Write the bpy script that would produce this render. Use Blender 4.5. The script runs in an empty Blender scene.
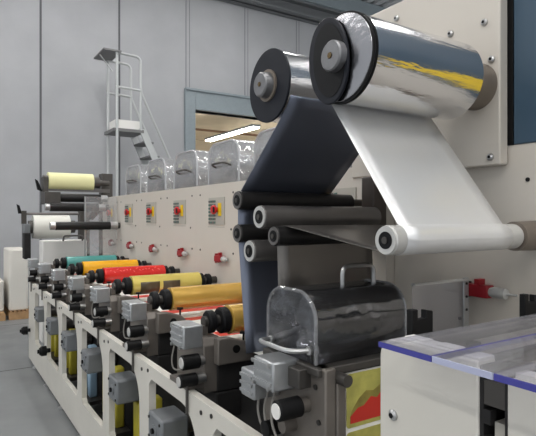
import bpy, bmesh, math, random
from mathutils import Vector, Matrix
random.seed(7)
PI = math.pi
SC = bpy.context.scene
COL = SC.collection

# ------------------------------------------------------------------ camera, world, light, exposure
cam_data = bpy.data.cameras.new('camera')
cam_data.sensor_width = 36.0
cam_data.lens = 518.0 / 536.0 * 36.0
cam_data.clip_start = 0.05
cam = bpy.data.objects.new('camera', cam_data)
cam.location = (0, 0, 1.6)
cam.rotation_euler = (PI / 2, 0, -math.radians(32.58))
COL.objects.link(cam)
SC.camera = cam

world = bpy.data.worlds.new('hall_daylight')
world.use_nodes = True
bg = world.node_tree.nodes['Background']
bg.inputs[0].default_value = (0.93, 0.97, 1.0, 1)
bg.inputs[1].default_value = 0.85
SC.world = world

SC.view_settings.view_transform = 'Standard'
SC.view_settings.look = 'None'
SC.view_settings.gamma = 1.0
SC.view_settings.exposure = 0.0
SC.cycles.transparent_max_bounces = 48
LAMP_STRENGTH = 30.0
ANNEX_LAMP = 170.0

# ------------------------------------------------------------------ materials
def lin(c):
    c = c / 255.0
    return c / 12.92 if c <= 0.04045 else ((c + 0.055) / 1.055) ** 2.4

def rgb(r, g, b):
    return (lin(r), lin(g), lin(b), 1)

def mat(name, col, rough=0.5, metal=0.0, noise=0.0, scale=20.0, bump=0.0, bscale=60.0, stretch=(1, 1, 1), coat=0.0, rnoise=0.0):
    m = bpy.data.materials.new(name)
    m.use_nodes = True
    nt = m.node_tree
    b = nt.nodes['Principled BSDF']
    b.inputs['Base Color'].default_value = col
    b.inputs['Roughness'].default_value = rough
    b.inputs['Metallic'].default_value = metal
    b.inputs['Coat Weight'].default_value = coat
    if noise or bump or rnoise:
        tc = nt.nodes.new('ShaderNodeTexCoord')
        mp = nt.nodes.new('ShaderNodeMapping')
        mp.inputs['Scale'].default_value = stretch
        nt.links.new(tc.outputs['Object'], mp.inputs['Vector'])
    if noise:
        n = nt.nodes.new('ShaderNodeTexNoise')
        n.inputs['Scale'].default_value = scale
        n.inputs['Detail'].default_value = 6
        nt.links.new(mp.outputs[0], n.inputs['Vector'])
        r = nt.nodes.new('ShaderNodeValToRGB')
        r.color_ramp.elements[0].position = 0.3
        r.color_ramp.elements[1].position = 0.7
        r.color_ramp.elements[0].color = tuple(c * (1 - noise) for c in col[:3]) + (1,)
        r.color_ramp.elements[1].color = tuple(min(1, c * (1 + noise)) for c in col[:3]) + (1,)
        nt.links.new(n.outputs['Fac'], r.inputs[0])
        nt.links.new(r.outputs[0], b.inputs['Base Color'])
    if rnoise:
        n = nt.nodes.new('ShaderNodeTexNoise')
        n.inputs['Scale'].default_value = bscale * 0.4
        nt.links.new(mp.outputs[0], n.inputs['Vector'])
        r = nt.nodes.new('ShaderNodeMapRange')
        r.inputs[1].default_value, r.inputs[2].default_value = 0.3, 0.7
        r.inputs[3].default_value, r.inputs[4].default_value = rough, rough + rnoise
        nt.links.new(n.outputs['Fac'], r.inputs[0])
        nt.links.new(r.outputs[0], b.inputs['Roughness'])
    if bump:
        n = nt.nodes.new('ShaderNodeTexNoise')
        n.inputs['Scale'].default_value = bscale
        n.inputs['Detail'].default_value = 3
        nt.links.new(mp.outputs[0], n.inputs['Vector'])
        bp = nt.nodes.new('ShaderNodeBump')
        bp.inputs['Strength'].default_value = bump
        bp.inputs['Distance'].default_value = 0.01
        nt.links.new(n.outputs['Fac'], bp.inputs['Height'])
        nt.links.new(bp.outputs[0], b.inputs['Normal'])
    return m

def clear_mat(name, tint, gloss=0.12, rough=0.08, bump=0.0, bscale=12.0, haze=0.0, hazecol=(0.9, 0.9, 0.92, 1)):
    m = bpy.data.materials.new(name)
    m.use_nodes = True
    nt = m.node_tree
    nt.nodes.remove(nt.nodes['Principled BSDF'])
    out = nt.nodes['Material Output']
    tr = nt.nodes.new('ShaderNodeBsdfTransparent'); tr.inputs[0].default_value = tint
    gl = nt.nodes.new('ShaderNodeBsdfGlossy'); gl.inputs['Roughness'].default_value = rough
    lw = nt.nodes.new('ShaderNodeLayerWeight'); lw.inputs['Blend'].default_value = 0.35
    mr = nt.nodes.new('ShaderNodeMapRange')
    mr.inputs[3].default_value, mr.inputs[4].default_value = gloss * 0.5, min(1, gloss * 5)
    nt.links.new(lw.outputs['Fresnel'], mr.inputs[0])
    mix = nt.nodes.new('ShaderNodeMixShader')
    nt.links.new(mr.outputs[0], mix.inputs[0])
    nt.links.new(tr.outputs[0], mix.inputs[1]); nt.links.new(gl.outputs[0], mix.inputs[2])
    last = mix
    if haze:
        df = nt.nodes.new('ShaderNodeBsdfDiffuse'); df.inputs[0].default_value = hazecol
        mx = nt.nodes.new('ShaderNodeMixShader'); mx.inputs[0].default_value = haze
        nt.links.new(mix.outputs[0], mx.inputs[1]); nt.links.new(df.outputs[0], mx.inputs[2])
        last = mx
    if bump:
        tc = nt.nodes.new('ShaderNodeTexCoord')
        n = nt.nodes.new('ShaderNodeTexNoise'); n.inputs['Scale'].default_value = bscale
        bp = nt.nodes.new('ShaderNodeBump'); bp.inputs['Strength'].default_value = bump; bp.inputs['Distance'].default_value = 0.02
        nt.links.new(tc.outputs['Object'], n.inputs['Vector'])
        nt.links.new(n.outputs['Fac'], bp.inputs['Height']); nt.links.new(bp.outputs[0], gl.inputs['Normal'])
    nt.links.new(last.outputs[0], out.inputs[0])
    return m

def emit(name, col, s):
    m = bpy.data.materials.new(name); m.use_nodes = True
    b = m.node_tree.nodes['Principled BSDF']
    b.inputs['Base Color'].default_value = (0.8, 0.8, 0.8, 1)
    b.inputs['Emission Color'].default_value = col
    b.inputs['Emission Strength'].default_value = s
    return m

M = {}
M['concrete'] = mat('concrete_panel', rgb(168, 169, 172), 0.85, noise=0.06, scale=1.3, bump=0.05, bscale=30)
M['seam'] = mat('panel_seam', rgb(96, 97, 100), 0.9)
M['floor'] = mat('concrete_floor', rgb(124, 126, 127), 0.42, noise=0.13, scale=1.6, rnoise=0.2, bscale=6)
M['joint'] = mat('floor_joint', rgb(78, 79, 80), 0.8)
M['ceiling'] = mat('corrugated_ceiling', rgb(186, 187, 190), 0.6)
M['beam'] = mat('beam_steel', rgb(110, 112, 114), 0.6)
M['frame_grey'] = mat('door_frame_steel', rgb(138, 148, 153), 0.5, noise=0.04)
M['annex'] = mat('annex_cream', rgb(205, 190, 165), 0.8, noise=0.05, scale=2)
M['annex_brown'] = mat('annex_brown_beam', rgb(120, 92, 70), 0.7)
M['cream'] = mat('cream_paint', rgb(204, 197, 187), 0.42, noise=0.02, scale=3)
M['cream_frame'] = mat('cream_frame_paint', rgb(208, 204, 195), 0.42, noise=0.03, scale=5)
M['blue'] = mat('blue_door_paint', rgb(56, 78, 96), 0.4, noise=0.03, scale=3)
M['black'] = mat('black_plastic', rgb(14, 14, 15), 0.5)
M['black_rub'] = mat('black_rubber', rgb(18, 18, 20), 0.55)
M['navy'] = mat('dark_roll_side', rgb(30, 32, 39), 0.5, noise=0.12, scale=8)
M['steel'] = mat('brushed_steel', rgb(190, 190, 190), 0.32, 0.9, noise=0.06, scale=40)
M['alu'] = mat('cast_aluminium', rgb(180, 182, 184), 0.38, 0.75, noise=0.06, scale=30)
M['dark_metal'] = mat('dark_steel', rgb(84, 81, 78), 0.45, 0.6, noise=0.10, scale=14)
M['plate'] = mat('grey_bronze_plate', rgb(116, 110, 104), 0.48, 0.45, noise=0.08, scale=14)
M['interior'] = mat('dark_machine_interior', rgb(46, 45, 45), 0.6, 0.3, noise=0.2, scale=9)
M['motor'] = mat('grey_blue_casting', rgb(124, 127, 130), 0.5, 0.25, noise=0.05, scale=20)
M['roller_dark'] = mat('dark_coated_roller', rgb(44, 43, 43), 0.32, 0.3, noise=0.1, scale=15)
M['roller_grey'] = mat('grey_coated_roller', rgb(112, 109, 107), 0.36, 0.55, noise=0.05, scale=15)
M['roller_white'] = mat('pale_roller_rim', rgb(196, 195, 192), 0.4, 0.3)
M['foil'] = mat('silver_foil', rgb(228, 228, 230), 0.12, 1.0, bump=0.45, bscale=5, stretch=(0.9, 5, 5), rnoise=0.12)
M['foil_end'] = mat('crumpled_foil', rgb(150, 150, 154), 0.25, 1.0, bump=0.7, bscale=10)
M['hub_metal'] = mat('grey_hub_metal', rgb(132, 132, 134), 0.42, 0.75, noise=0.06, scale=40)
M['foil_web'] = mat('silver_foil_web', rgb(226, 226, 226), 0.36, 0.45, bump=0.14, bscale=7, stretch=(2.6, 0.5, 0.5), rnoise=0.10)
M['foil_dark'] = mat('foil_reflecting_dark', rgb(124, 130, 146), 0.3, 0.75, bump=0.12, bscale=5, stretch=(0.6, 1.5, 1.5), rnoise=0.1)  # blue-grey base colour stands in for dark reflections in the silver film
M['foil_grey'] = mat('grey_side_of_foil', rgb(122, 118, 114), 0.28, 0.75, bump=0.05, bscale=5)
M['core'] = mat('taupe_core', rgb(124, 114, 104), 0.5, 0.25, noise=0.06)
M['brass'] = mat('brass', rgb(110, 92, 62), 0.4, 0.8)
M['upright_brown'] = mat('dark_brown_upright', rgb(78, 70, 65), 0.5, 0.2, noise=0.08)
M['seam_pale'] = mat('pale_panel_seam', rgb(132, 133, 136), 0.9)
M['red'] = mat('red_plastic', rgb(196, 26, 32), 0.4)
M['dkred'] = mat('dark_red_plastic', rgb(150, 22, 34), 0.42)
M['yellow'] = mat('yellow_plastic', rgb(240, 202, 30), 0.4)
M['white'] = mat('white_plastic', rgb(232, 230, 226), 0.45)
M['panel'] = mat('switch_panel', rgb(178, 174, 164), 0.45)
M['button_green'] = mat('button_green', rgb(82, 112, 104), 0.45)
M['button_grey'] = mat('button_grey', rgb(104, 100, 98), 0.45)
M['paper'] = mat('white_web', rgb(226, 224, 216), 0.5)
M['paper_yellow'] = mat('pale_yellow_paper', rgb(236, 232, 176), 0.55)
M['red_ink'] = mat('red_print', rgb(206, 48, 34), 0.4)
M['label_green'] = mat('label_olive', rgb(184, 178, 92), 0.45, noise=0.25, scale=14)
M['label_dark'] = mat('label_olive_dark', rgb(140, 128, 60), 0.45, noise=0.3, scale=22)
M['wood'] = mat('pallet_wood', rgb(176, 140, 100), 0.8, noise=0.15, scale=12)
M['bag'] = mat('white_sacking', rgb(222, 218, 210), 0.7, bump=0.25, bscale=9)
M['ladder'] = mat('galvanised_ladder', rgb(188, 190, 190), 0.45, 0.4)
M['ladder_dark'] = mat('ladder_tread', rgb(120, 120, 120), 0.6, 0.2)
M['screw'] = mat('dark_screw', rgb(60, 58, 56), 0.4, 0.7)
M['teal'] = mat('teal_ink_sleeve', rgb(70, 146, 140), 0.25, coat=0.3, noise=0.08, scale=8)
M['amber'] = mat('amber_ink_sleeve', rgb(240, 176, 24), 0.22, coat=0.5, noise=0.06, scale=10)
M['redink'] = mat('red_ink_sleeve', rgb(214, 40, 34), 0.22, coat=0.5, noise=0.06, scale=10)
M['gold'] = mat('gold_sleeve', rgb(214, 172, 84), 0.26, 0.35, coat=0.4, noise=0.06, scale=10)
M['lemon'] = mat('lemon_sleeve', rgb(218, 198, 104), 0.24, 0.2, coat=0.4)
M['band'] = mat('dark_print_band', rgb(84, 70, 48), 0.3, coat=0.3, noise=0.2, scale=20)
M['pink'] = mat('pale_red_lettering', rgb(240, 110, 96), 0.3)
M['clear'] = clear_mat('clear_plastic_cover', (0.97, 0.975, 0.98, 1), 0.16, 0.10, 0.8, 9, haze=0.12, hazecol=(0.95, 0.95, 0.97, 1))
M['clear_rim'] = clear_mat('clear_plastic_rim', (0.95, 0.95, 0.96, 1), 0.3, 0.08, haze=0.35)
M['darkened'] = clear_mat('darkened_clear_hood', (0.62, 0.63, 0.67, 1), 0.16, 0.10, 0.5, 9, haze=0.012)  # clear plastic; the dark inside of the hood is put into its tint
M['acrylic'] = clear_mat('clear_acrylic', (0.93, 0.93, 0.96, 1), 0.07, 0.03, haze=0.05)
M['acrylic_edge'] = mat('blue_acrylic_edge', rgb(66, 66, 148), 0.2, coat=0.3)
M['acrylic_pale'] = mat('pale_acrylic_edge', rgb(176, 180, 206), 0.25)
M['tube'] = mat('air_tube', rgb(140, 136, 130), 0.35)
M['yellow_tray'] = mat('yellow_tray_plastic', rgb(184, 172, 58), 0.4, noise=0.1, scale=9)
M['pale_blue'] = mat('pale_blue_plastic', rgb(150, 178, 200), 0.45)
for _n in ('black', 'black_rub', 'navy', 'roller_dark', 'interior'):
    M[_n].node_tree.nodes['Principled BSDF'].inputs['Specular IOR Level'].default_value = 0.22
M['lamp'] = emit('added_lamp_tube', (1.0, 0.98, 0.95, 1), LAMP_STRENGTH)
M['annex_lamp'] = emit('annex_lamp_tube', (1.0, 0.96, 0.88, 1), ANNEX_LAMP)

# ------------------------------------------------------------------ mesh helpers
class MB:
    def __init__(s):
        s.bm = bmesh.new(); s.mi = 0
    def _f(s, vs):
        try:
            f = s.bm.faces.new(vs); f.material_index = s.mi; return f
        except ValueError:
            return None
    def box(s, x0, x1, y0, y1, z0, z1):
        v = [s.bm.verts.new(p) for p in ((x0,y0,z0),(x1,y0,z0),(x1,y1,z0),(x0,y1,z0),(x0,y0,z1),(x1,y0,z1),(x1,y1,z1),(x0,y1,z1))]
        for q in ((3,2,1,0),(4,5,6,7),(0,1,5,4),(1,2,6,5),(2,3,7,6),(3,0,4,7)):
            s._f([v[i] for i in q])
        return s
    def lathe(s, prof, c, axis='x', seg=28):
        """prof: list of (t, r) along the axis, closed with caps where r > 0 at the ends"""
        rings = []
        def pt(t, a, r):
            u, w = r * math.cos(a), r * math.sin(a)
            if axis == 'x': return (t, c[0] + u, c[1] + w)
            if axis == 'y': return (c[0] + w, t, c[1] + u)
            return (c[0] + u, c[1] + w, t)
        for t, r in prof:
            if r <= 1e-6:
                rings.append([s.bm.verts.new(pt(t, 0, 0))])
            else:
                rings.append([s.bm.verts.new(pt(t, 2 * PI * k / seg, r)) for k in range(seg)])
        for a, b in zip(rings[:-1], rings[1:]):
            if len(a) == 1 and len(b) == 1: continue
            for k in range(seg):
                k2 = (k + 1) % seg
                if len(a) == 1: s._f([a[0], b[k2], b[k]])
                elif len(b) == 1: s._f([a[k], a[k2], b[0]])
                else: s._f([a[k], a[k2], b[k2], b[k]])
        if len(rings[0]) > 1: s._f(list(reversed(rings[0])))
        if len(rings[-1]) > 1: s._f(rings[-1])
        return s
    def cyl(s, t0, t1, c, r, axis='x', seg=28):
        return s.lathe([(t0, r), (t1, r)], c, axis, seg)
    def tube(s, pts, r, seg=8, closed=False):
        pts = [Vector(p) for p in pts]
        n = len(pts); rings = []; up = None
        for i, p in enumerate(pts):
            a = pts[i - 1] if i > 0 else (pts[-1] if closed else p)
            b = pts[i + 1] if i < n - 1 else (pts[0] if closed else p)
            d = (b - a).normalized()
            if up is None:
                up = Vector((0, 0, 1)) if abs(d.z) < 0.9 else Vector((1, 0, 0))
            sd = d.cross(up).normalized(); up = sd.cross(d).normalized()
            rings.append([s.bm.verts.new(p + sd * r * math.cos(2*PI*k/seg) + up * r * math.sin(2*PI*k/seg)) for k in range(seg)])
        m = n if closed else n - 1
        for i in range(m):
            a, b = rings[i], rings[(i + 1) % n]
            for k in range(seg):
                s._f([a[k], a[(k+1) % seg], b[(k+1) % seg], b[k]])
        if not closed:
            s._f(list(reversed(rings[0]))); s._f(rings[-1])
        return s
    def prism(s, poly, t0, t1, axis='x', holes=()):
        """polygon (u, w) -> x: (y, z); y: (x, z); z: (x, y)"""
        def pt(u, w, t):
            return (t, u, w) if axis == 'x' else ((u, t, w) if axis == 'y' else (u, w, t))
        if not holes:
            a = [s.bm.verts.new(pt(u, w, t0)) for u, w in poly]
            b = [s.bm.verts.new(pt(u, w, t1)) for u, w in poly]
            s._f(list(reversed(a))); s._f(b)
            for i in range(len(poly)):
                j = (i + 1) % len(poly)
                s._f([a[i], a[j], b[j], b[i]])
            return s
        before = set(s.bm.faces)
        edges = []; loops = []
        for lp in [poly] + list(holes):
            vs = [s.bm.verts.new(pt(u, w, t0)) for u, w in lp]
            loops.append(vs)
            for i in range(len(vs)):
                edges.append(s.bm.edges.new((vs[i], vs[(i + 1) % len(vs)])))
        bmesh.ops.triangle_fill(s.bm, use_beauty=True, use_dissolve=False, edges=edges)
        base = [f for f in s.bm.faces if f not in before]
        mp = {}
        for vs in loops:
            for v in vs:
                p = list(v.co); p[{'x': 0, 'y': 1, 'z': 2}[axis]] = t1
                mp[v] = s.bm.verts.new(p)
        for f in base:
            f.material_index = s.mi
            s._f([mp[v] for v in f.verts])
        for vs in loops:
            for i in range(len(vs)):
                j = (i + 1) % len(vs)
                s._f([vs[i], vs[j], mp[vs[j]], mp[vs[i]]])
        return s
    def strip(s, path, x0, x1, n=6):
        """a web: path of (y, z) points swept from x0 to x1"""
        rows = [[s.bm.verts.new((x0 + (x1 - x0) * i / n, y, z)) for i in range(n + 1)] for y, z in path]
        for a, b in zip(rows[:-1], rows[1:]):
            for i in range(n):
                s._f([a[i], a[i+1], b[i+1], b[i]])
        return s
    def build(s, name, mats, parent=None, bevel=0.0, smooth=True, origin=None, solid=0.0, recalc=True, angle=35):
        if recalc: bmesh.ops.recalc_face_normals(s.bm, faces=s.bm.faces[:])
        if parent is not None: org = ORG[parent]
        elif origin is not None: org = Vector(origin)
        else:
            xs = [v.co for v in s.bm.verts]
            org = Vector(((min(v.x for v in xs)+max(v.x for v in xs))/2, (min(v.y for v in xs)+max(v.y for v in xs))/2, min(v.z for v in xs)))
        bmesh.ops.translate(s.bm, verts=s.bm.verts[:], vec=-org)
        me = bpy.data.meshes.new(name)
        s.bm.to_mesh(me); s.bm.free()
        for m in (mats if isinstance(mats, (list, tuple)) else [mats]): me.materials.append(M[m])
        if smooth:
            me.polygons.foreach_set('use_smooth', [True] * len(me.polygons))
            me.set_sharp_from_angle(angle=math.radians(angle))
        o = bpy.data.objects.new(name, me); COL.objects.link(o)
        ORG[o] = org.copy()
        if parent is not None: o.parent = parent
        else: o.location = org
        if solid:
            md = o.modifiers.new('thickness', 'SOLIDIFY'); md.thickness = solid; md.offset = 0
        if bevel:
            md = o.modifiers.new('bevel', 'BEVEL'); md.width = bevel; md.segments = 2; md.limit_method = 'ANGLE'; md.angle_limit = math.radians(40)
        return o

ORG = {}
def tag(o, label, cat, group=None, kind=None):
    if label: o['label'] = label
    if cat: o['category'] = cat
    if group: o['group'] = group
    if kind: o['kind'] = kind
    return o
def thing(name, loc, label, cat, group=None):
    o = bpy.data.objects.new(name, None); COL.objects.link(o)
    o.location = loc; o.empty_display_size = 0.1
    ORG[o] = Vector(loc)
    return tag(o, label, cat, group)
def kids(o): return [c for c in COL.objects if c.parent is o]
def dup(o, delta=None, label=None, parent=None):
    c = o.copy(); COL.objects.link(c)
    if parent is not None: c.parent = parent
    ORG[c] = ORG[o] + Vector(delta or (0, 0, 0))
    if delta and parent is None: c.location = o.location + Vector(delta)
    if label: c['label'] = label
    for k in kids(o):
        if k is not c: dup(k, None, None, c)
    return c
def struct(mb, name, m, **kw):
    o = mb.build(name, m, **kw); o['kind'] = 'structure'; return o
def arc(cy, cz, r, a0, a1, n=10):
    return [(cy + r * math.cos(math.radians(a0 + (a1 - a0) * i / n)), cz + r * math.sin(math.radians(a0 + (a1 - a0) * i / n))) for i in range(n + 1)]
def rrect(u0, u1, w0, w1, r, n=5):
    out = []
    for cu, cw, a in ((u1-r, w0+r, -90), (u1-r, w1-r, 0), (u0+r, w1-r, 90), (u0+r, w0+r, 180)):
        out += arc(cu, cw, r, a, a + 90, n)
    return out
def fillet(pts, r, n=6):
    """rounded 3D polyline"""
    pts = [Vector(p) for p in pts]; out = [pts[0]]
    for i in range(1, len(pts) - 1):
        a, b, c = pts[i-1], pts[i], pts[i+1]
        p0 = b + (a - b).normalized() * min(r, (a-b).length / 2); p1 = b + (c - b).normalized() * min(r, (c-b).length / 2)
        for k in range(n + 1):
            t = k / n
            out.append(p0 * (1-t)**2 + b * 2*t*(1-t) + p1 * t*t)
    out.append(pts[-1]); return out

# ------------------------------------------------------------------ the hall
WY = 11.2                        # far wall
struct(MB().box(-7, 15, -6, WY + 9, -0.1, 0), 'floor', 'floor')
OPX0, OPX1, OPZ = 5.02, 11.0, 4.14
m = MB().box(-7, OPX0, WY, WY + 0.25, 0, 8.0)
m.box(OPX0, OPX1, WY, WY + 0.25, OPZ, 8.0); m.box(OPX1, 15, WY, WY + 0.25, 0, 8.0)
struct(m, 'wall_back', 'concrete')
m = MB()
for k in range(-5, 8):
    x = 1.75 + 1.58 * k
    if x < 4.5: m.box(x - 0.02, x + 0.02, WY - 0.006, WY + 0.02, 0 if x < OPX0 or x > OPX1 else 4.6, 7.0)
struct(m, 'trim_1', 'seam')
m = MB()
for k in range(2, 8):
    x = 1.75 + 1.58 * k
    m.box(x - 0.03, x - 0.01, WY - 0.006, WY + 0.02, 4.62, 6.84); m.box(x + 0.06, x + 0.075, WY - 0.006, WY + 0.02, 4.62, 6.84)
struct(m, 'trim_8', 'seam_pale')
m = MB()
for y in (1.8, 6.05, 8.6): m.box(-7, 15, y - 0.008, y + 0.008, -0.01, 0.001)
for x in (-3.0, 0.02): m.box(x - 0.008, x + 0.008, -6, 11.2, -0.01, 0.001)
struct(m, 'trim_2', 'joint')
# ceiling: corrugated deck
prof = []
x = -7.0
while x < 15:
    prof += [(x, 7.75), (x + 0.12, 7.75), (x + 0.16, 7.65), (x + 0.28, 7.65)]; x += 0.32
m = MB()
prev = None
for (px, pz) in prof:
    cur = [m.bm.verts.new((px, -6, pz)), m.bm.verts.new((px, WY + 9, pz))]
    if prev: m._f([prev[0], cur[0], cur[1], prev[1]])
    prev = cur
struct(m, 'ceiling', 'ceiling', smooth=False, solid=0.02)
# steel beams across the hall
def ibeam(m, y, z0, z1, w):
    m.box(-7, 15, y - w, y + w, z0, z0 + 0.05); m.box(-7, 15, y - w, y + w, z1 - 0.05, z1); m.box(-7, 15, y - 0.03, y + 0.03, z0, z1)
m = MB(); ibeam(m, WY - 0.22, 6.85, 7.2, 0.2); struct(m, 'trim_3', 'beam')
m = MB(); m.box(-7, 15, WY - 0.5, WY, 7.2, 7.62); struct(m, 'trim_4', 'frame_grey')
for i, yy in enumerate((4.4, -2.0)):
    m = MB(); ibeam(m, yy, 7.1, 7.6, 0.14); struct(m, 'trim_%d' % (5 + i), 'beam')
# doorway steel frame
m = MB(); m.box(OPX0 - 0.18, OPX0 + 0.07, WY - 0.1, WY + 0.3, 0, 4.62); m.box(OPX0 + 0.07, OPX1, WY - 0.1, WY + 0.3, OPZ, 4.58)
m.box(OPX1 - 0.05, OPX1 + 0.2, WY - 0.1, WY + 0.3, 0, 4.62)
m.box(OPX0 - 0.2, OPX1 + 0.2, WY - 0.14, WY - 0.1, 4.56, 4.62)
struct(m, 'door_1', 'frame_grey', bevel=0.01)
# the hall beyond the doorway
struct(MB().box(3, 15, WY + 0.3, WY + 9, 4.85, 4.95), 'ceiling_beyond', 'annex')
struct(MB().box(3, 15, WY + 8.6, WY + 8.8, 0, 4.85), 'wall_beyond', 'annex')
m = MB()
for y in (2.4, 6.0): m.box(3, 15, WY + y, WY + y + 0.08, 4.78, 4.85)
struct(m, 'trim_7', 'annex_brown')

# strip lamps; the hall rows are unseen and added to light the scene
def hall_lamp(x, y, z, L, label, mm='lamp', w=0.14):
    t = thing('ceiling_lamp', (x, y, z), label, 'lamp', 'strip lamps under the ceiling')
    MB().box(x - w - .03, x + w + .03, y - L/2 - .02, y + L/2 + .02, z + 0.03, z + 0.10).build('housing', 'frame_grey', t)
    MB().box(x - w, x + w, y - L/2, y + L/2, z, z + 0.03).build('diffuser', mm, t)
    return t
for x in (-4.5, -1.2, 2.1, 5.4):
    for y in (-3.8, 1.2, 7.9):
        hall_lamp(x, y, 7.0, 3.6, 'unseen strip lamp added under the corrugated hall ceiling for light')
hall_lamp(7.9, WY + 3.4, 4.25, 3.2, 'bright strip lamp beyond the grey steel doorway', 'annex_lamp', 0.1)['group'] = 'lamps beyond the doorway'
hall_lamp(11.5, WY + 3.4, 4.25, 3.2, 'hidden strip lamp added to brighten the hall beyond the doorway', 'annex_lamp', 0.1)['group'] = 'lamps beyond the doorway'  # second annex lamp, hidden from view, added to brighten the annex

# ------------------------------------------------------------------ pallets far left
def pallet(x0, x1, y0, y1, label):
    t = thing('pallet', ((x0+x1)/2, (y0+y1)/2, 0), label, 'pallet', 'pallets by the far wall')
    n = 6
    for k in range(n):
        w = (x1 - x0) / n
        MB().box(x0 + w*k + .015, x0 + w*(k+1) - .015, y0, y1, 0.11, 0.135).build('deck_board', 'wood', t)
    for yb in (y0 + .005, (y0+y1)/2 - .05, y1 - .105):
        MB().box(x0, x1, yb, yb + .1, 0, 0.11).build('bearer', 'wood', t)
    return t
pallet(0.95, 1.30, 9.0, 10.0, 'wooden pallet under the tall white stack by the grey wall')
pallet(-0.10, 0.90, 9.0, 10.0, 'wooden pallet under the low white stack at the left edge')
m = MB().prism(rrect(0.955, 1.24, 9.06, 9.9, 0.05), 0.135, 1.10, 'z')
tag(m.build('wrapped_stack', 'bag', bevel=0.02), 'tall white wrapped stack on a pallet beside the press end', 'stack')
m = MB().prism(rrect(-0.05, 0.885, 9.06, 9.9, 0.05), 0.135, 0.62, 'z')
tag(m.build('wrapped_stack', 'bag', bevel=0.02), 'low white wrapped stack on a pallet at the left edge', 'stack')

# ------------------------------------------------------------------ platform ladder by the wall
LX, LY = 2.96, 10.0
t = thing('platform_ladder', (3.3, LY + 0.3, 0), 'tall metal platform ladder with handrails standing at the grey wall', 'ladder')
PW = 0.62
for (px, py) in ((2.93, LY), (2.93, LY + PW), (3.40, LY + PW), (3.40, LY)):
    if px < 3: MB().tube([(px, py, 0), (px, py, 4.82)], 0.028).build('post', 'ladder', t)
    else: MB().tube([(px, py, 3.32), (px, py, 4.72)], 0.022).build('post', 'ladder', t)
for py in (LY, LY + PW):
    MB().tube(fillet([(2.90, py, 4.8), (3.40, py, 4.78), (3.40, py, 4.10), (5.18, py, 0.35)], 0.12), 0.026).build('handrail', 'ladder', t)
    MB().tube([(2.90, py, 4.14), (3.40, py, 4.12)], 0.024).build('handrail', 'ladder', t)
    MB().prism([(3.36, 3.36), (3.50, 3.36), (5.05, 0.0), (4.90, 0.0)], py - .015, py + .015, 'y').build('stringer', 'ladder', t)
MB().box(2.86, 3.46, LY - .02, LY + PW + .02, 3.28, 3.34).build('platform', 'ladder_dark', t)
MB().box(2.92, 3.44, LY + .06, LY + .5, 3.34, 3.52).build('toe_board', 'white', t)
MB().box(2.66, 3.0, LY - .06, LY + PW + .06, 4.80, 4.83).build('top_shelf', 'ladder_dark', t)
MB().tube([(2.68, LY + .3, 4.8), (2.93, LY + .3, 4.5)], 0.015).build('shelf_brace', 'ladder', t)
for k in range(12):
    z = 3.36 - 0.27 * (k + 1); x = 3.43 + (3.36 - z) * 0.461
    if z > 0.05: MB().box(x - .10, x + .12, LY + .02, LY + PW - .02, z, z + .035).build('tread', 'ladder_dark', t)

# ------------------------------------------------------------------ press: side frame
U0, PITCH = 2.07, 0.695
def UY(k): return U0 + PITCH * k
FX0, FX1 = 0.87, 0.905
Y_NEAR, Y_FAR = 1.12, 6.36
t_frame = thing('press_side_frame', (0.88, 3.7, 0), 'long cream side frame with arched openings along the front of the press', 'machine frame')
outer = [(Y_NEAR, 0.035), (Y_FAR, 0.035), (Y_FAR, 0.45), (Y_FAR - 0.03, 0.885), (Y_NEAR, 0.885)]
holes = []
for k in range(-1, 6):
    c = UY(k)
    y1 = c + 0.4375 - 0.07            # far edge of the opening
    y0 = c - 0.2575 + 0.07            # near edge
    if k == -1: y0 = Y_NEAR + 0.06
    zt, zb = 0.822, 0.285
    h = [(y1 - .03, zb), (y1, zb + .03), (y1, zt - 0.03), (y1 - .03, zt)]
    h += [(y0 + 0.16 - 0.16 * math.sin(a), zt - 0.19 + 0.19 * math.cos(a)) for a in [PI/2 * i / 7 for i in range(8)]]
    h += [(y0, zb + .03), (y0 + .03, zb)]
    holes.append(h)
MB().prism(outer, FX0, FX1, 'x', holes).build('side_plate', 'cream_frame', t_frame, angle=30)
for k in range(-1, 6):
    y = UY(k) + 0.45
    m = MB().lathe([(0.0, .03), (0.012, .03), (0.016, .012), (0.05, .012)], (0.885, y), 'z', 14)
    m.build('levelling_foot', 'steel', t_frame)
for k in range(-1, 6):
    y = UY(k) + 0.44
    for (dy, z) in ((0.03, .84), (-.06, .855)):
        MB().cyl(FX0 - .004, FX0 + .01, (y + dy, z), .009, 'x', 10).build('screw', 'screw', t_frame)
# dark box added to make the interior behind the openings dark
m = MB().box(1.12, 1.70, 1.52, 6.45, 0.10, 0.855)
for k in range(0, 7):
    m.box(1.08, 1.72, UY(k) + .36, UY(k) + .40, .1, .98)
    m.box(1.0, 1.12, UY(k) - .10, UY(k) + .14, .74, .856)
tag(m.build('dark_inner_box', 'interior', bevel=0.006), 'dark box filling the interior behind the cream side frame', 'machine interior')

COLS = ['orange-gold', 'orange-gold', 'dark-banded gold', 'red', 'amber', 'teal']
WHERE = ['nearest orange-gold cylinder by the blue film', 'second orange-gold cylinder', 'gold cylinder with dark bands', 'red cylinder', 'amber cylinder', 'teal cylinder', 'far end of the press']

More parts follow.
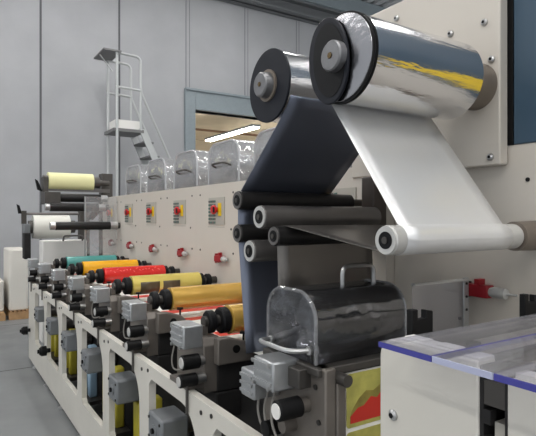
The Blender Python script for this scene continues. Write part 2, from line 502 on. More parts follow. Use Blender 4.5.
# gear motors in the frame openings
k = 0
y0 = UY(0) + 0.184
def make_motor():
    t = thing('gear_motor', (0.95, y0 + .09, 0.53), 'grey gearbox in the frame opening beside the ' + WHERE[0], 'motor', 'gear motors in the frame openings')
    MB().box(0.862, 1.0, y0, y0 + .178, 0.53, 0.67).build('housing', 'motor', t, bevel=0.012)
    MB().lathe([(0.855, .03), (0.866, .03)], (y0 + .085, .60), 'x', 18).build('flange', 'motor', t, bevel=.002)
    MB().lathe([(0.845, .013), (0.858, .013)], (y0 + .085, .60), 'x', 14).build('shaft_bore', 'black', t)
    MB().cyl(1.0, 1.078, (y0 + .09, .60), .045, 'x', 18).build('gear_shaft', 'dark_metal', t)
    for (dy, dz) in ((.02, .555), (.158, .555), (.02, .645), (.158, .645)):
        MB().cyl(0.857, 0.866, (y0 + dy, dz), .007, 'x', 8).build('bolt', 'screw', t)
    return t
mot = make_motor()
for k in range(-1, 6):
    if k == 0: continue
    dup(mot, (0, PITCH * k, 0), 'grey gearbox in the frame opening beside the ' + (WHERE[k] if k >= 0 else 'white label web at the near end'))
# yellow trays in the openings
for k in range(0, 6):
    y = UY(k)
    tr = thing('drip_tray', (1.03, y + .1, .2), ('%s drip guard in the frame opening below the ' % ('pale blue' if k == 3 else 'yellow')) + (WHERE[k] if k >= 0 else 'smoky hood'), 'drip guard', 'drip guards in the frame openings')
    mm = 'pale_blue' if k == 3 else 'yellow_tray'
    m = MB(); m.prism([(1.0, .2), (1.04, .2), (1.07, .5), (1.0, .5)], y + .22, y + .32, 'y')
    m.build('guard', mm, tr, bevel=.01)
    MB().box(1.0, 1.06, y - .02, y + .06, .2, .60).build('strip', mm, tr, bevel=.01)
    MB().box(0.98, 1.075, y - .10, y + .34, .17, .2).build('bracket', 'dark_metal', tr)

# black knobs on the far sill
for (x, y, z, lb) in ((0.85, 5.07, 0.39, 'black hand knob on the sill near the far end of the frame'), (0.85, 6.25, 0.36, 'black hand knob on the farthest post of the frame')):
    t = thing('hand_knob', (x, y, z), lb, 'knob')
    MB().lathe([(.78, .03), (.80, .045), (.84, .045), (.845, .02), (.874, .02)], (y, z), 'x', 18).build('grip', 'black', t)
    MB().cyl(.765, .781, (y, z), .018, 'x', 14).build('knob_boss', 'black', t)

# ------------------------------------------------------------------ print stations
def make_station():
    y = UY(0)
    t = thing('print_station', (.95, y + .05, .84), 'silver and black print head beside the ' + WHERE[0], 'print head', 'print heads along the press frame')
    m = MB().prism([(y - .09, .86), (y + .20, .86), (y + .20, 1.05), (y + .15, 1.09), (y - .06, 1.09), (y - .09, 1.06)], .945, 1.03, 'x')
    m.build('bearing_plate', 'plate', t, bevel=.004)
    m = MB().box(.87, .945, y - .08, y + .10, .8855, .905); m.build('mount', 'plate', t)
    # valve block
    m = MB().box(.855, .945, y - .085, y + .055, 1.055, 1.15)
    v = m.build('valve_block', 'alu', t, bevel=.006)
    for z in (1.072, 1.10, 1.128):
        MB().box(.848, .93, y - .075, y + .045, z, z + .012).build('rib', 'alu', v, bevel=.002)
    for (dy, z) in ((-.06, 1.06), (.03, 1.06), (-.06, 1.145), (.03, 1.145)):
        MB().cyl(.846, .858, (y + dy, z), .007, 'x', 8).build('cap_screw', 'steel', v)
    # knobs
    for (yk, zk, r, x0) in ((y - .075, 1.0, .031, .85), (y - .09, .93, .027, .832)):
        kn = MB().lathe([(x0, r*.86), (x0 + .004, r), (x0 + .075, r), (x0 + .078, r*.9)], (yk, zk), 'x', 20).build('adjusting_knob', 'black', t)
        MB().lathe([(x0 - .003, r*.7), (x0 + .001, r*.8)], (yk, zk), 'x', 18).build('end_cap', 'roller_white', kn)
        MB().lathe([(x0 + .078, r*.85), (.95, r*.7)], (yk, zk), 'x', 18).build('collar', 'steel', kn)
    for (dy, z) in ((.02, .965), (-.02, .905)):
        MB().lathe([(.905, .008), (.908, .022), (.928, .022), (.93, .01), (.95, .01)], (y + dy, z), 'x', 8).build('star_knob', 'black', t)
    MB().tube(fillet([(.87, y + .04, 1.06), (.86, y + .06, .98), (.87, y + .05, .93), (.93, y + .01, .96)], .05), .0035, 6).build('air_hose', 'tube', t)
    MB().tube([(.862, y - .105, .92), (.862, y - .105, .80)], .006, 6).build('locking_pin', 'dark_metal', t)
    # bearing bracket on the web side
    m = MB().prism([(.985, .985), (1.16, .985), (1.16, 1.03), (1.12, 1.07), (1.04, 1.095), (.985, 1.095)], y - .145, y - .10, 'y')
    b = m.build('bearing_bracket', 'plate', t, bevel=.005)
    MB().cyl(y - .15, y - .14, (1.07, 1.045), .017, 'y', 16).build('bore', 'black', b)
    MB().lathe([(1.06, .005), (1.10, .005), (1.10, .018), (1.11, .018)], (1.12, y - .12), 'z', 8).build('tee_knob', 'black', t)
    MB().box(1.005, 1.20, y - .10, y + .17, .86, .985).build('chambered_blade', 'interior', t, bevel=.004)
    return t
st = make_station()
for k in range(1, 7):
    dup(st, (0, PITCH * k, 0), 'silver and black print head ' + ('beside the ' + WHERE[k] if k < 6 else 'at the far end of the press'))

# ------------------------------------------------------------------ print cylinders
SLV = ['gold', 'gold', 'lemon', 'redink', 'amber', 'teal']
LB = ['nearest orange-gold print cylinder, partly behind the dark blue film', 'orange-gold print cylinder second in the row from the blue film',
      'pale gold print cylinder with dark brown bands', 'glossy red print cylinder with pale markings', 'amber yellow print cylinder behind the red one', 'teal print cylinder farthest along the press']
for k in range(6):
    y, z = UY(k), 1.142
    t = thing('print_cylinder', (1.35, y, z - .066), LB[k], 'print cylinder', 'print cylinders across the press')
    MB().lathe([(1.105, .060), (1.107, .065), (1.605, .065), (1.607, .060)], (y, z), 'x', 40).build('sleeve', SLV[k], t)
    if k == 2:
        for (a, b) in ((1.155, 1.29), (1.315, 1.44)):
            MB().strip(arc(y, z, .0657, 158, 275, 14), a, b, 1).build('printed_band', 'band', t, solid=.0005)  # bands cut short on top; the bare strip stands in for a glossy highlight
    if k == 3:
        m = MB()
        for i in range(16):
            xx = 1.15 + i * .026; a0 = 2.45 + .12 * math.sin(i * 2.1)
            m.tube([(xx + .012 * j / 3 + .004*math.sin(j*2+i), y + .0652 * math.cos(a0 + .05 * j * (1 if i % 2 else -1)), z + .0652 * math.sin(a0 + .05 * j * (1 if i % 2 else -1))) for j in range(4)], .0016, 5)
        m.build('printed_marking', 'pink', t)
    if k == 4:
        pass
    for (a, b, r) in ((1.0, 1.035, .05), (1.06, 1.103, .058), (1.61, 1.64, .056), (1.665, 1.70, .048)):
        MB().lathe([(a, r * .88), (a + .006, r), (b - .006, r), (b, r * .88)], (y, z), 'x', 28).build('collar', 'black_rub', t)
    MB().cyl(.985, 1.7495, (y, z), .026, 'x', 18).build('shaft', 'dark_metal', t)
    MB().box(.97, .998, y - .02, y + .02, 1.091, 1.13).build('bearing_cradle', 'plate', t)
# printed web running through the press
m = MB().strip([(1.55, 1.03), (6.4, 1.03)], 1.13, 1.58, 1)
w = m.build('printed_web', 'paper', solid=.001, origin=(1.35, 3.9, 1.03))
tag(w, 'white printed web with red stripes running under the print cylinders', 'paper web')
for k in range(-1, 6):
    for (a, b) in ((.15, .25), (.585, .665)):
        if UY(k) + a > 1.56: MB().box(1.15, 1.56, UY(k) + a, UY(k) + b, 1.0308, 1.0316).build('red_stripe', 'red_ink', w)

# ------------------------------------------------------------------ cabinets along the back
CX = 1.75
CTOP = 1.853
def make_cabinet():
    y = UY(2)
    t = thing('press_cabinet', (CX + .3, y, 0), '', 'cabinet', 'cream cabinets behind the print cylinders')
    MB().box(CX, CX + .6, y - PITCH/2 + .0004, y + PITCH/2 - .0004, 0, CTOP).build('body', 'cream', t)
    MB().box(CX - .002, CX + .01, y - .14, y + .13, 1.530, 1.536).build('hatch_edge', 'panel', t)
    p = MB().box(CX - .006, CX + .01, y - .145, y + .11, 1.55, 1.752).build('control_panel', 'panel', t)
    bm_ = None
    for r in range(7):
        for c in range(4):
            yy = y + .095 - c * .030; zz = 1.566 + r * .0262
            g = (c in (0, 2)) != (r in (0, 6))
            MB().box(CX - .010, CX - .004, yy - .011, yy + .011, zz - .008, zz + .008).build('button', 'button_green' if g else 'button_grey', p)
    MB().box(CX - .011, CX - .004, y - .10, y - .055, 1.615, 1.71).build('yellow_plate', 'yellow', p)
    MB().lathe([(CX - .05, .026), (CX - .044, .034), (CX - .028, .034), (CX - .026, .018), (CX - .006, .018)], (y - .035, 1.661), 'x', 20).build('stop_button', 'red', p)
    MB().box(CX - .052, CX - .048, y - .075, y - .05, 1.64, 1.68).build('key_slot', 'black', p)
    # interlock switch
    z = 1.305
    s = MB().box(CX - .045, CX, y - .155, y - .055, z - .022, z + .022).build('safety_switch', 'dkred', t, bevel=.004)
    MB().box(CX - .03, CX, y - .05, y - .04, z - .035, z + .035).build('switch_bracket', 'dkred', s)
    MB().box(CX - .035, CX - .01, y - .12, y - .10, z + .02, z + .045).build('latch', 'dkred', s)
    MB().lathe([(y - .225, .008), (y - .2, .014), (y - .195, .021), (y - .16, .021), (y - .15, .015)], (CX - .025, z), 'y', 16).build('plunger', 'roller_white', s)
    for (dy, zz) in ((.27, 1.78), (-.27, 1.78), (-.27, 1.35), (.27, 1.35), (-.24, 1.52)):
        MB().cyl(CX - .003, CX + .006, (y + dy, zz), .008, 'x', 10).build('screw', 'screw', t)
    return t
cab = make_cabinet()
CLB = {0: 'cream press cabinet section just behind the dark blue film and rollers', 1: 'cream press cabinet section half hidden by the left edge of the dark film',
       2: 'cream cabinet section with the largest red-knobbed control panel', 3: 'cream cabinet section with control panel, one further than the largest panel',
       4: 'cream cabinet section with control panel behind the red cylinder end', 5: 'cream cabinet section with the leftmost small control panel', 6: 'farthest cream cabinet section behind the long dark roller'}
cab['label'] = CLB[2]
for k in (0, 1, 3, 4, 5, 6): dup(cab, (0, PITCH * (k - 2), 0), CLB[k])

# clear hoods on the cabinets
def hood_profile(y0, y1, z0, z1, r):
    return [(y0, z0)] + arc(y0 + r, z1 - r, r, 180, 90, 8) + arc(y1 - r, z1 - r, r, 90, 0, 8) + [(y1, z0)]
def hood_shell(pr, x0, x1, m=None):
    """open-bottomed shell: vaulted skin plus front and back panes"""
    m = m or MB()
    a = [m.bm.verts.new((x0, u, w)) for u, w in pr]; b = [m.bm.verts.new((x1, u, w)) for u, w in pr]
    for i in range(len(pr) - 1): m._f([a[i], a[i+1], b[i+1], b[i]])
    m._f(a); m._f(list(reversed(b)))
    return m
def make_hood():
    y = UY(2) - .04
    t = thing('clear_hood', (2.1, y, CTOP), '', 'clear hood', 'clear hoods on the press cabinets')
    pr = hood_profile(y - .24, y + .24, CTOP + .001, CTOP + .31, .11)
    hood_shell(pr, 1.79, 2.34).build('dome', 'clear', t, solid=.004)
    m = MB()
    m.tube([(1.79, u, w) for u, w in pr], .008, 6); m.build('rim', 'clear_rim', t)
    MB().tube([(2.34, u, w) for u, w in pr], .008, 6).build('rim', 'clear_rim', t)
    for uu in (y - .13, y + .13): MB().tube([(1.79, uu, CTOP + .312), (2.34, uu, CTOP + .312)], .005, 6).build('top_bead', 'clear_rim', t)
    MB().tube(fillet([(1.79, y + .12, CTOP + .13), (1.745, y + .11, CTOP + .15), (1.745, y - .11, CTOP + .15), (1.79, y - .12, CTOP + .13)], .04), .008, 6).build('handle', 'dark_metal', t)
    m = MB().box(1.95, 2.20, y - .10, y + .10, CTOP, CTOP + .07)
    m.build('inner_dryer', 'white', t, bevel=.02)
    return t
hd = make_hood()
HL = {1: 'clear plastic hood partly hidden by the dark film, nearest on the cabinets', 2: 'clear plastic hood above the largest control panel', 3: 'clear plastic hood with dark handle, one past the largest panel',
      4: 'clear plastic hood in the middle of the cabinet row', 5: 'clear plastic hood at the far end of the row, below the ladder'}
hd['label'] = HL[2]
for k in (1, 3, 4, 5): dup(hd, (0, PITCH * (k - 2), 0), HL[k])

# ------------------------------------------------------------------ unwinder wall, lower wall, blue door
t_uw = thing('unwinder_panel', (1.9, 1.53, 1.795), 'tall cream machine panel carrying the two foil rolls', 'machine panel')
m = MB().box(1.74, 1.79, 1.143, 1.95, 1.797, 2.565)
m.build('plate', 'cream', t_uw, bevel=.006)
for (y, z) in ((1.358, 2.339), (1.205, 2.337), (1.648, 2.495), (1.18, 1.827), (1.175, 2.19)):
    b = MB().lathe([(1.728, .008), (1.732, .013), (1.741, .013)], (y, z), 'x', 14).build('bolt', 'steel', t_uw)
    MB().cyl(1.7265, 1.729, (y, z), .006, 'x', 6).build('hex_socket', 'black', b)
t_lw = thing('machine_wall', (1.95, .4, 0), 'cream lower machine wall behind the bottom roller', 'machine wall')
MB().box(1.80, 2.3, -.8, 1.72, 0, 1.870).build('wall_plate', 'cream', t_lw)
MB().cyl(1.797, 1.805, (1.072, 1.739), .008, 'x', 12).build('bolt_hole', 'black', t_lw)
for (y, z) in ((1.30, 1.30), (1.33, 1.24), (1.36, 1.19)):
    MB().cyl(1.796, 1.805, (y, z), .007, 'x', 10).build('screw', 'screw', t_lw)
z = 1.318; y = 1.246
s = MB().box(1.755, 1.80, y - .04, y + .06, z - .024, z + .024).build('safety_switch', 'dkred', t_lw, bevel=.004)
MB().lathe([(y - .15, .004), (y - .11, .006), (y - .105, .020), (y - .055, .022), (y - .04, .016)], (1.775, z), 'y', 16).build('plunger', 'roller_white', s)
MB().box(1.76, 1.80, y + .0, y + .02, z + .022, z + .045).build('latch', 'dkred', s)
MB().box(1.77, 1.80, y + .06, y + .075, z - .03, z + .03).build('switch_bracket', 'black', s)
tag(MB().box(1.665, 1.7495, 1.718, 1.80, 1.50, 1.79).build('dark_upright', 'upright_brown', bevel=.008), 'dark brown upright block beside the roller ends at the machine wall', 'bracket')  # plain dark brown block filling the dark upright strip by the rollers
t_bd = thing('blue_cabinet', (2.0, .2, 1.8705), 'dark blue cabinet door above the cream wall at the right edge', 'cabinet')
MB().box(1.795, 2.3, -.9, 1.125, 1.8705, 3.2).build('door', 'blue', t_bd, bevel=.004)
MB().box(1.795, 1.83, 1.126, 1.15, 1.8705, 3.2).build('gap_strip', 'black', t_bd)  # black strip drawn in place of the dark gap at the door edge
MB().box(1.788, 1.797, .36, 1.012, 1.95, 2.07).build('streak_reflector', 'yellow', t_bd)  # plain yellow plate added out of view to reflect a streak in the foil

# ------------------------------------------------------------------ rolls, rollers and webs
YB, ZB, RB = 1.24, 2.10, .138
t = thing('foil_roll', (1.35, YB, ZB - RB), 'big silver foil roll nearest the camera with oval dark end and yellow reflection', 'foil roll')
MB().lathe([(1.066, RB), (1.585, RB)], (YB, ZB), 'x', 64).build('winding', 'foil', t)
MB().lathe([(1.064, .03), (1.058, .07), (1.064, RB - .004), (1.067, RB - .001)], (YB, ZB), 'x', 64).build('crumpled_end', 'foil_end', t)
m = MB(); m.prism([(YB + .047 + .098 * math.cos(a), ZB + .139 * math.sin(a) + .02 * math.cos(a)) for a in [2 * PI * i / 48 for i in range(48)]], 1.046, 1.056, 'x')
e = m.build('end_cap', 'navy', t, bevel=.003)
m = MB(); m.prism([(YB + .040 + .078 * math.cos(a), ZB + .118 * math.sin(a) + .018 * math.cos(a)) for a in [2 * PI * i / 48 for i in range(48)]], 1.0445, 1.047, 'x')
m.build('cap_recess', 'black_rub', e)
for xx in (1.070, 1.082):
    MB().lathe([(xx - .0045, RB), (xx - .003, RB + .0035), (xx + .003, RB + .0035), (xx + .0045, RB)], (YB, ZB), 'x', 64).build('rubber_band', 'black_rub', t)
h = MB().lathe([(1.018, .043), (1.023, .048), (1.056, .048)], (YB, ZB), 'x', 36).build('hub', 'hub_metal', t)
MB().cyl(1.015, 1.02, (YB, ZB), .010, 'x', 6).build('hub_bolt', 'brass', h)
MB().lathe([(1.585, .088), (1.7395, .088)], (YB, ZB), 'x', 40).build('core_end', 'core', t)
YS, ZS, RS = 1.65, 2.10, .138
t = thing('foil_roll', (1.35, YS, ZS - RS), 'smaller looking foil roll with flat dark end and silver hub, behind the big roll', 'foil roll')
MB().lathe([(1.064, RS - .006), (1.585, RS - .006)], (YS, ZS), 'x', 64).build('winding', 'foil', t)
MB().lathe([(1.055, RS - .002), (1.0565, RS), (1.064, RS)], (YS, ZS), 'x', 64).build('end_face', 'navy', t)
MB().cyl(1.048, 1.057, (YS, ZS), .06, 'x', 36).build('core_ring', 'core', t)
h = MB().lathe([(1.016, .041), (1.021, .046), (1.052, .050)], (YS, ZS), 'x', 36).build('hub', 'hub_metal', t)
MB().cyl(1.013, 1.019, (YS, ZS), .009, 'x', 6).build('hub_bolt', 'brass', h)
MB().lathe([(1.585, .088), (1.7395, .088)], (YS, ZS), 'x', 40).build('core_end', 'core', t)

def roller(y, z, r, mm, rim, label, x0=1.05, x1=1.66, xw=1.80, rr=None):
    t = thing('guide_roller', (1.35, y, z - r), label, 'roller', 'guide rollers under the foil rolls')
    MB().lathe([(x0, r - .004), (x0 + .004, r), (x1, r), (x1 + .004, r - .004)], (y, z), 'x', 36).build('shell', mm, t)
    rm = MB()
    rm.lathe([(x0 - .002, r * .62), (x0 - .003, r - .003), (x0 + .001, r - .003)], (y, z), 'x', 36).build('end_rim', rim, t)
    c = MB().cyl(x0 - .0045, x0, (y, z), r * .58, 'x', 24).build('bearing', 'black', t)
    MB().cyl(x0 - .008, x0, (y, z), r * .24, 'x', 12).build('axle_end', 'dark_metal', c)
    MB().cyl(x1, xw, (y, z), rr or r * .45, 'x', 20).build('axle', 'core' if rr else 'dark_metal', t)
    return t
A = (1.879, 1.673, .039); B = (1.704, 1.604, .045); Cc = (1.879, 1.536, .038); D = (1.604, 1.533, .037); E = (1.78, 1.468, .044); F = (1.035, 1.538, .042)
roller(*A, 'roller_dark', 'roller_grey', 'dark guide roller highest on the left, behind the blue film edge', xw=1.7495)
roller(*B, 'roller_grey', 'roller_white', 'long grey guide roller in the middle below the blue film', x1=1.655, xw=1.66)
roller(*Cc, 'roller_dark', 'roller_grey', 'dark guide roller directly below the highest left one', xw=1.7495)
roller(*D, 'roller_dark', 'roller_grey', 'dark guide roller where the grey web hangs down', xw=1.7995)
roller(*E, 'roller_grey', 'roller_white', 'lowest grey guide roller with a pale end ring', xw=1.7495)
roller(*F, 'roller_white', 'roller_white', 'pale bottom roller at right that carries the silver web', x1=1.645, xw=1.6545, rr=.038)
tag(MB().lathe([(1.655, .05), (1.7995, .053)], (F[0], F[1]), 'x', 32).build('roller_boss', 'core'), 'taupe boss holding the pale bottom roller on the machine wall', 'roller mount')

def web(path, x0, x1, mm, label):
    o = MB().strip(path, x0, x1, 8).build('foil_web', mm, solid=.0008, recalc=False, angle=60)
    return tag(o, label, 'film web')
def seg(p, q, n=4): return [(p[0] + (q[0]-p[0]) * i / n, p[1] + (q[1]-p[1]) * i / n) for i in range(n + 1)]
def wrap(c, a0, a1, n=10, e=.0015): return arc(c[0], c[1], c[2] + e, a0, a1, n)
# silver web: big roll -> bottom roller
RBr = (YB, ZB, RB)
p = wrap(RBr, 60, -32, 12, .001) + seg((YB + .139 * math.cos(math.radians(-32)), ZB + .139 * math.sin(math.radians(-32))), (F[0] - .006, F[1] + .0435), 6)[1:]
p = p + arc(F[0], F[1], .0435, 100, 180, 6) + arc(F[0], F[1], .0435, 180, 275, 6)
web(p, 1.09, 1.58, 'foil_web', 'bright silver web running from the big roll down to the pale bottom roller')
# grey return web: bottom roller -> over D -> down into the hood
p = arc(F[0], F[1], .0440, 275, 290, 2) + seg((F[0] + .014, F[1] - .044), (D[0] - .012, D[1] + .0385), 4)[1:]
p += arc(D[0], D[1], .0387, 105, 0, 8) + seg((D[0] + .0388, D[1]), (1.62, 1.08), 4)[1:]
web(p, 1.09, 1.58, 'foil_grey', 'grey underside web hanging behind the smoky hood')
# dark web: small roll -> A -> C -> down to the press
RSr = (YS, ZS, RS)
ta = math.radians(-130.3)
p = wrap(RSr, 205, 229.7, 4, -.0045) + seg((YS + .134 * math.cos(ta), ZS + .134 * math.sin(ta)), (A[0] - .0405 * math.cos(ta), A[1] - .0405 * math.sin(ta)), 6)[1:]
p += arc(A[0], A[1], .0405, 49.7, 0, 4)[1:]
p += seg((A[0] + .0405, A[1]), (Cc[0] + .0395, Cc[1]), 2) + seg((Cc[0] + .0395, Cc[1] - .004), (1.85, 1.04), 5)
web(p, 1.075, 1.56, 'foil_dark', 'dark blue-grey web running from the rear foil roll past the dark rollers')

# ------------------------------------------------------------------ near print unit with the darkened hood
yn = 1.335
t = thing('near_print_unit', (1.3, yn, 0.3), 'nearest print unit with brown side plate, silver motors and black knob', 'print unit')
m = MB().box(1.0, 1.74, 1.22, 1.50, .10, 1.13); m.build('body', 'interior', t)
m = MB().prism([(1.17, .60), (1.50, .60), (1.50, 1.10), (1.46, 1.16), (1.17, 1.16)], .945, .985, 'x'); m.build('side_plate', 'plate', t, bevel=.005)
MB().box(.93, 1.60, 1.185, 1.49, 1.135, 1.16).build('deck', 'dark_metal', t, bevel=.004)
v = MB().box(.845, .945, 1.295, 1.41, 1.075, 1.165).build('servo_motor', 'alu', t, bevel=.006)
MB().box(.90, .95, 1.24, 1.30, 1.09, 1.15).build('motor_neck', 'dark_metal', v, bevel=.004)
for z_ in (1.092, 1.12, 1.148): MB().box(.838, .93, 1.303, 1.40, z_, z_ + .01).build('rib', 'alu', v)
for (a, b) in ((1.31, 1.085), (1.40, 1.085), (1.31, 1.155), (1.40, 1.155)): MB().cyl(.835, .847, (a, b), .007, 'x', 8).build('cap_screw', 'steel', v)
v = MB().box(.845, .945, 1.405, 1.49, 1.02, 1.11).build('servo_motor', 'alu', t, bevel=.006)
for z_ in (1.035, 1.06, 1.085): MB().box(.838, .93, 1.412, 1.485, z_, z_ + .01).build('rib', 'alu', v)
kn = MB().lathe([(.835, .027), (.839, .031), (.915, .031), (.918, .027)], (1.262, 1.035), 'x', 24).build('adjusting_knob', 'black', t)
MB().cyl(.832, .836, (1.262, 1.035), .023, 'x', 20).build('end_cap', 'white', kn)
MB().cyl(.918, .95, (1.262, 1.035), .024, 'x', 20).build('collar', 'plate', kn)
MB().lathe([(.90, .022), (.95, .022)], (1.33, .955), 'x', 20).build('shaft_cap', 'plate', t)
MB().lathe([(.88, .018), (.882, .026), (.93, .026), (.95, .012)], (1.40, .925), 'x', 20).build('lower_knob', 'black', t)
for i in range(3):
    yy = 1.44 - i * .04
    MB().tube(fillet([(.90, yy, 1.05 + .01*i), (.885, yy + .02, .97), (.90, yy - .03, .88), (.945, yy - .05, .90)], .06), .0042, 6).build('air_hose', 'tube', t)
for (a, b) in ((1.20, 1.0), (1.20, .93), (1.215, 1.10), (1.24, .90), (1.45, .95)):
    MB().cyl(.940, .947, (a, b), .008, 'x', 10).build('screw', 'screw', t)
MB().box(1.39, 1.43, 1.22, 1.30, 1.161, 1.215).build('air_valve', 'black', t, bevel=.004)
MB().cyl(1.36, 1.39, (1.26, 1.19), .014, 'x', 12).build('valve_stem', 'black', t)
MB().box(.985, 1.02, 1.165, 1.22, .35, 1.115).build('column', 'plate', t, bevel=.005)
MB().lathe([(1.135, .018), (1.19, .018)], (1.0, 1.128), 'y', 18).build('hinge', 'dark_metal', t)
# hood
t = thing('darkened_hood', (1.2, yn, 1.161), 'smoky clear hood with rounded top over the nearest print unit', 'clear hood')
pr = hood_profile(1.20, 1.462, 1.162, 1.372, .085)
hood_shell(pr, .95, 1.33).build('dome', 'darkened', t, solid=.004)
for xx in (.95, 1.33): MB().tube([(xx, u, w) for u, w in pr], .006, 6).build('rim', 'clear', t)
hn = MB().tube(fillet([(.95, 1.435, 1.195), (.885, 1.43, 1.20), (.885, 1.25, 1.20), (.95, 1.225, 1.20)], .045), .0075, 8).build('wire_handle', 'steel', t)
for yy, zz in ((1.435, 1.195), (1.225, 1.20)): MB().cyl(.94, .955, (yy, zz), .013, 'x', 14).build('boss', 'steel', hn)
MB().tube(fillet([(1.165, 1.33, 1.368), (1.165, 1.33, 1.435), (1.31, 1.33, 1.435), (1.31, 1.33, 1.368)], .03), .008, 8).build('top_handle', 'steel', t)
# print cylinder under the darkened hood
t.location.y += .022
t = thing('print_cylinder', (1.2, yn, 1.17), 'dark print cylinder seen through the smoky hood', 'print cylinder')
MB().cyl(1.02, 1.29, (yn, 1.25), .062, 'x', 32).build('sleeve', 'roller_dark', t)
MB().cyl(.975, 1.315, (yn, 1.25), .022, 'x', 16).build('shaft', 'dark_metal', t)
for xx in (.985, 1.297): MB().box(xx, xx + .02, yn - .04, yn + .04, 1.161, 1.27).build('bearing_block', 'dark_metal', t, bevel=.003)
for (yy, rr) in ((1.245, .02), (1.425, .022)):
    MB().cyl(.985, 1.315, (yy, 1.19), rr, 'x', 16).build('nip_roller', 'roller_grey', t)
t.location.y += .022

# white label web on the near face of the unit
t = MB().strip([(1.196, 1.13), (1.196, .35)], 1.03, 1.56, 1).build('label_web', 'paper', solid=.001, recalc=False)
tag(t, 'white web of yellow and red labels hanging at the near unit', 'label web')
for c in range(3):
    for r in range(3):
        x0, z1 = 1.045 + c * .172, 1.125 - r * .178
        m = MB(); m.prism(rrect(x0, x0 + .158, z1 - .165, z1, .012), 1.1935, 1.1952, 'y')
        lb = m.build('printed_label', 'label_green', t)
        m = MB(); m.prism([(x0 + .015, z1 - .152), (x0 + .143, z1 - .152), (x0 + .143, z1 - .075), (x0 + .125, z1 - .09), (x0 + .10, z1 - .082), (x0 + .07, z1 - .105), (x0 + .045, z1 - .108), (x0 + .015, z1 - .13)], 1.1925, 1.1934, 'y')
        m.build('red_patch', 'red_ink', lb)
        m = MB(); m.prism([(x0 + .015, z1 - .132), (x0 + .045, z1 - .11), (x0 + .07, z1 - .107), (x0 + .10, z1 - .084), (x0 + .125, z1 - .092), (x0 + .143, z1 - .077), (x0 + .143, z1 - .05), (x0 + .11, z1 - .065), (x0 + .08, z1 - .06), (x0 + .05, z1 - .08), (x0 + .02, z1 - .115)], 1.1928, 1.1936, 'y')
        m.build('dark_patch', 'label_dark', lb)

# clear guard flap with metal strap near the red switch
t = thing('guard_flap', (1.45, 1.30, 1.19), 'clear guard flap with drilled metal strap beside the wall switch', 'guard')
MB().box(1.42, 1.71, 1.268, 1.274, 1.16, 1.362).build('pane', 'acrylic', t)
m = MB().box(1.69, 1.72, 1.260, 1.267, 1.15, 1.372); sp = m.build('strap', 'alu', t, bevel=.002)
for zz in (1.18, 1.25, 1.30, 1.35): MB().cyl(1.257, 1.2605, (1.705, zz), .005, 'y', 10).build('hole', 'screw', sp)
MB().box(1.42, 1.72, 1.258, 1.278, 1.360, 1.368).build('top_rail', 'roller_white', t)

# ------------------------------------------------------------------ near cabinet with acrylic lid
PXA = .85
t = thing('rewind_cabinet', (.9, .73, 0), 'cream cabinet with a rounded corner at the lower right under clear acrylic', 'cabinet')
prof = [(.603, .0), (.857, .0)] + arc(.857 - .045, 1.332 - .045, .045, 0, 90, 8) + [(.603, 1.332)]
MB().prism(prof, PXA, .905, 'x').build('front_panel', 'cream_frame', t, bevel=.004)
b = MB().lathe([(.842, .007), (.846, .012), (.851, .012)], (.815, 1.165), 'x', 14).build('bolt', 'steel', t)
MB().cyl(.8405, .843, (.815, 1.165), .006, 'x', 6).build('hex_socket', 'black', b)
m = MB().box(.868, .90, .755, .80, 1.332, 1.341).box(.868, .90, .68, .72, 1.332, 1.341)
MB().box(.856, .902, .604, .80, 1.3305, 1.3365).build('flange', 'white', t)
for (a, b_) in ((.745, .80), (.665, .715)): MB().box(.868, .898, a, b_, 1.3365, 1.3405).build('ledge_clip', 'white', t, bevel=.002)
ch = thing('slotted_channel', (.9, .574, 0), 'dark slotted channel between the two cream panels', 'rack')
MB().box(.855, .955, .595, .6025, 0, 1.325).build('flange', 'interior', ch)
MB().box(.855, .955, .5455, .552, 0, 1.325).build('flange', 'interior', ch)
MB().box(.93, .955, .552, .595, 0, 1.325).build('back', 'interior', ch)
MB().box(.856, .90, .552, .595, 1.255, 1.30).build('head_block', 'dark_metal', ch)
for i in range(14):
    z_ = 1.22 - i * .05
    MB().box(.854, .872, .580, .596, z_, z_ + .026).build('tooth', 'interior', ch)
MB().box(.866, .93, .553, .579, .2, 1.225).build('slide_bar', 'panel', ch)
t = thing('rewind_cabinet', (.9, .3, 0), 'cream cabinet panel at the bottom right corner, beyond the slotted channel', 'cabinet')
MB().box(PXA, .905, .05, .545, 0, 1.315).build('front_panel', 'cream_frame', t, bevel=.004)
MB().box(.868, .90, .49, .54, 1.315, 1.325).build('ledge_clip', 'white', t)
# end wall and beds holding things up
tag(MB().box(.905, 1.80, .63, .66, 1.292, 1.318).build('cross_bar', 'black', bevel=.003), 'black cross bar under the acrylic lids', 'bar')
tag(MB().box(.905, 1.80, .825, .855, 1.29, 1.316).build('cross_bar', 'dark_metal', bevel=.003), 'dark cross bar carrying the two black brackets', 'bar')
def ubracket(x, lb):
    w = .036
    m = MB().prism([(x - w, 1.3165), (x + w, 1.3165), (x + w, 1.378), (x + w * .35, 1.382), (x + w * .35, 1.362), (x - w * .45, 1.362), (x - w * .45, 1.386), (x - w, 1.386)], .832, .850, 'y')
    tag(m.build('u_bracket', 'black', bevel=.002), lb, 'bracket', 'black brackets on the cross bar')
ubracket(.965, 'black notched bracket on the cross bar just behind the acrylic corner')
ubracket(1.42, 'black notched bracket on the cross bar near the machine wall')

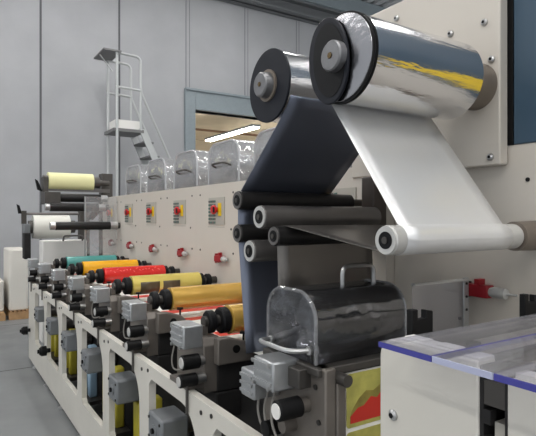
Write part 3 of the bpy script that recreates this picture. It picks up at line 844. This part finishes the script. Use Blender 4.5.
def sheet(x0, x1, y0, y1, z0, z1, edge, label):
    t = thing('acrylic_lid', ((x0+x1)/2, (y0+y1)/2, z0), label, 'acrylic sheet', 'acrylic lids on the cabinet')
    e = .003
    MB().box(x0 + e, x1 - e, y0 + e, y1 - e, z0, z1).build('pane', 'acrylic', t)
    m = MB().box(x0, x0 + e, y0, y1, z0, z1); m.build('front_edge', edge, t)
    MB().box(x0 + e, x1 - e, y0, y0 + e, z0, z1).build('near_edge', edge if edge == 'acrylic_edge' else 'acrylic', t)
    MB().box(x0 + e, x1, y1 - e, y1, z0, z1).build('far_edge', 'acrylic', t)
    return t
sheet(.745, 1.6, .624, .755, 1.342, 1.353, 'acrylic_edge', 'clear acrylic lid with blue edges at the rounded cabinet corner')
sheet(.745, 1.6, .502, .622, 1.342, 1.353, 'acrylic_pale', 'clear acrylic lid with pale edge between the two blue-edged lids')
sheet(.745, 1.6, .10, .50, 1.342, 1.353, 'acrylic_edge', 'clear acrylic lid with blue front edge at the right picture edge')

t = thing('guard_screen', (1.6, 5.97, 1.2), 'hazy clear guard screen standing at the last cream cabinet', 'guard')
MB().box(1.40, 1.745, 5.965, 5.972, 1.20, 1.84).build('pane', 'clear', t)
MB().box(1.385, 1.40, 5.958, 5.978, .98, 1.84).build('post', 'alu', t)
# ------------------------------------------------------------------ far unwinder
t = thing('far_unwinder', (1.5, 7.0, 0), 'far unwinding frame of grey posts and brackets beyond the cabinets', 'unwinder')
for (y, zt) in ((6.67, 2.16), (7.84, 1.75)):
    MB().box(1.74, 1.88, y - .07, y + .07, 0, zt).build('post', 'dark_metal', t, bevel=.006)
MB().box(1.0, 1.08, 7.74, 7.98, 1.18, 1.52).build('side_bracket', 'motor', t, bevel=.01)
MB().box(.98, 1.06, 7.55, 7.75, 1.05, 1.40).build('brake', 'interior', t, bevel=.01)
MB().tube([(1.02, 7.84, 1.66), (1.8, 7.84, 1.66)], .018).build('cross_rail', 'roller_grey', t)
MB().box(.98, 1.04, 7.8, 7.88, 1.52, 1.70).build('arm', 'dark_metal', t)
MB().prism([(.94, 1.66), (.985, 1.66), (.955, 1.77), (.92, 1.79)], 7.82, 7.86, 'y').build('lever', 'black', t)
MB().box(1.04, 1.80, 6.44, 6.50, 1.915, 1.955).build('cross_rail', 'roller_grey', t)
MB().box(1.03, 1.09, 6.42, 6.58, 1.76, 2.08).build('arm', 'dark_metal', t, bevel=.006)
MB().prism([(.98, 1.93), (1.03, 1.91), (.985, 2.03), (.955, 2.05)], 6.48, 6.52, 'y').build('lever', 'black', t)
MB().box(1.03, 1.20, 6.30, 6.42, 1.76, 1.90).build('bracket', 'dark_metal', t, bevel=.006)
MB().prism([(1.50, 1.58), (1.56, 1.58), (1.66, 1.68), (1.76, 1.68), (1.76, 1.76), (1.60, 1.74)], 6.3, 6.4, 'y').build('bracket', 'black', t)
def far_roll(y, z, r, x0, x1, mm, name, label, cat, r2=.05, ends='dark_metal'):
    t = thing(name, ((x0 + x1)/2, y, z - r), label, cat)
    MB().cyl(x0, x1, (y, z), r, 'x', 36).build('winding' if 'paper' in name else 'shell', mm, t)
    MB().cyl(x0 - .05, x0, (y, z), r2, 'x', 20).build('end_collar', ends, t)
    MB().cyl(x1, x1 + .08, (y, z), r2, 'x', 20).build('end_collar', ends, t)
    MB().cyl(x1 + .08, 1.749 if y < 6.45 else 1.80, (y, z), r2 * (.5 if y > 6.2 else .8), 'x', 14).build('axle', 'dark_metal', t)
    return t
far_roll(6.49, 2.03, .105, 1.09, 1.60, 'paper_yellow', 'paper_roll', 'pale yellow paper roll highest at the far end of the press', 'paper roll', .07)
far_roll(7.84, 1.475, .165, 1.12, 1.60, 'paper', 'paper_roll', 'white paper roll lower at the far end of the press', 'paper roll', .09)
far_roll(6.36, 1.835, .05, 1.14, 1.66, 'roller_dark', 'guide_roller', 'upper dark roller just below the pale yellow paper roll', 'roller', .04, 'steel')
far_roll(6.30, 1.725, .05, 1.08, 1.62, 'roller_dark', 'guide_roller', 'lower dark roller below the pale yellow paper roll', 'roller', .04, 'steel')
far_roll(5.87, 1.515, .045, 1.06, 1.64, 'roller_dark', 'guide_roller', 'long dark roller reaching out from the cabinet past the white paper roll', 'roller', .043, 'steel')
t = thing('guard_box', (1.4, 7.2, .85), 'white guard cover with wire handle below the white paper roll', 'guard')
MB().box(1.13, 1.68, 7.1, 7.35, 0, 1.31).build('cover', 'white', t, bevel=.012)
MB().tube(fillet([(1.38, 7.09, 1.305), (1.38, 7.05, 1.37), (1.62, 7.05, 1.37), (1.62, 7.09, 1.305)], .03), .012, 6).build('wire_handle', 'roller_grey', t)
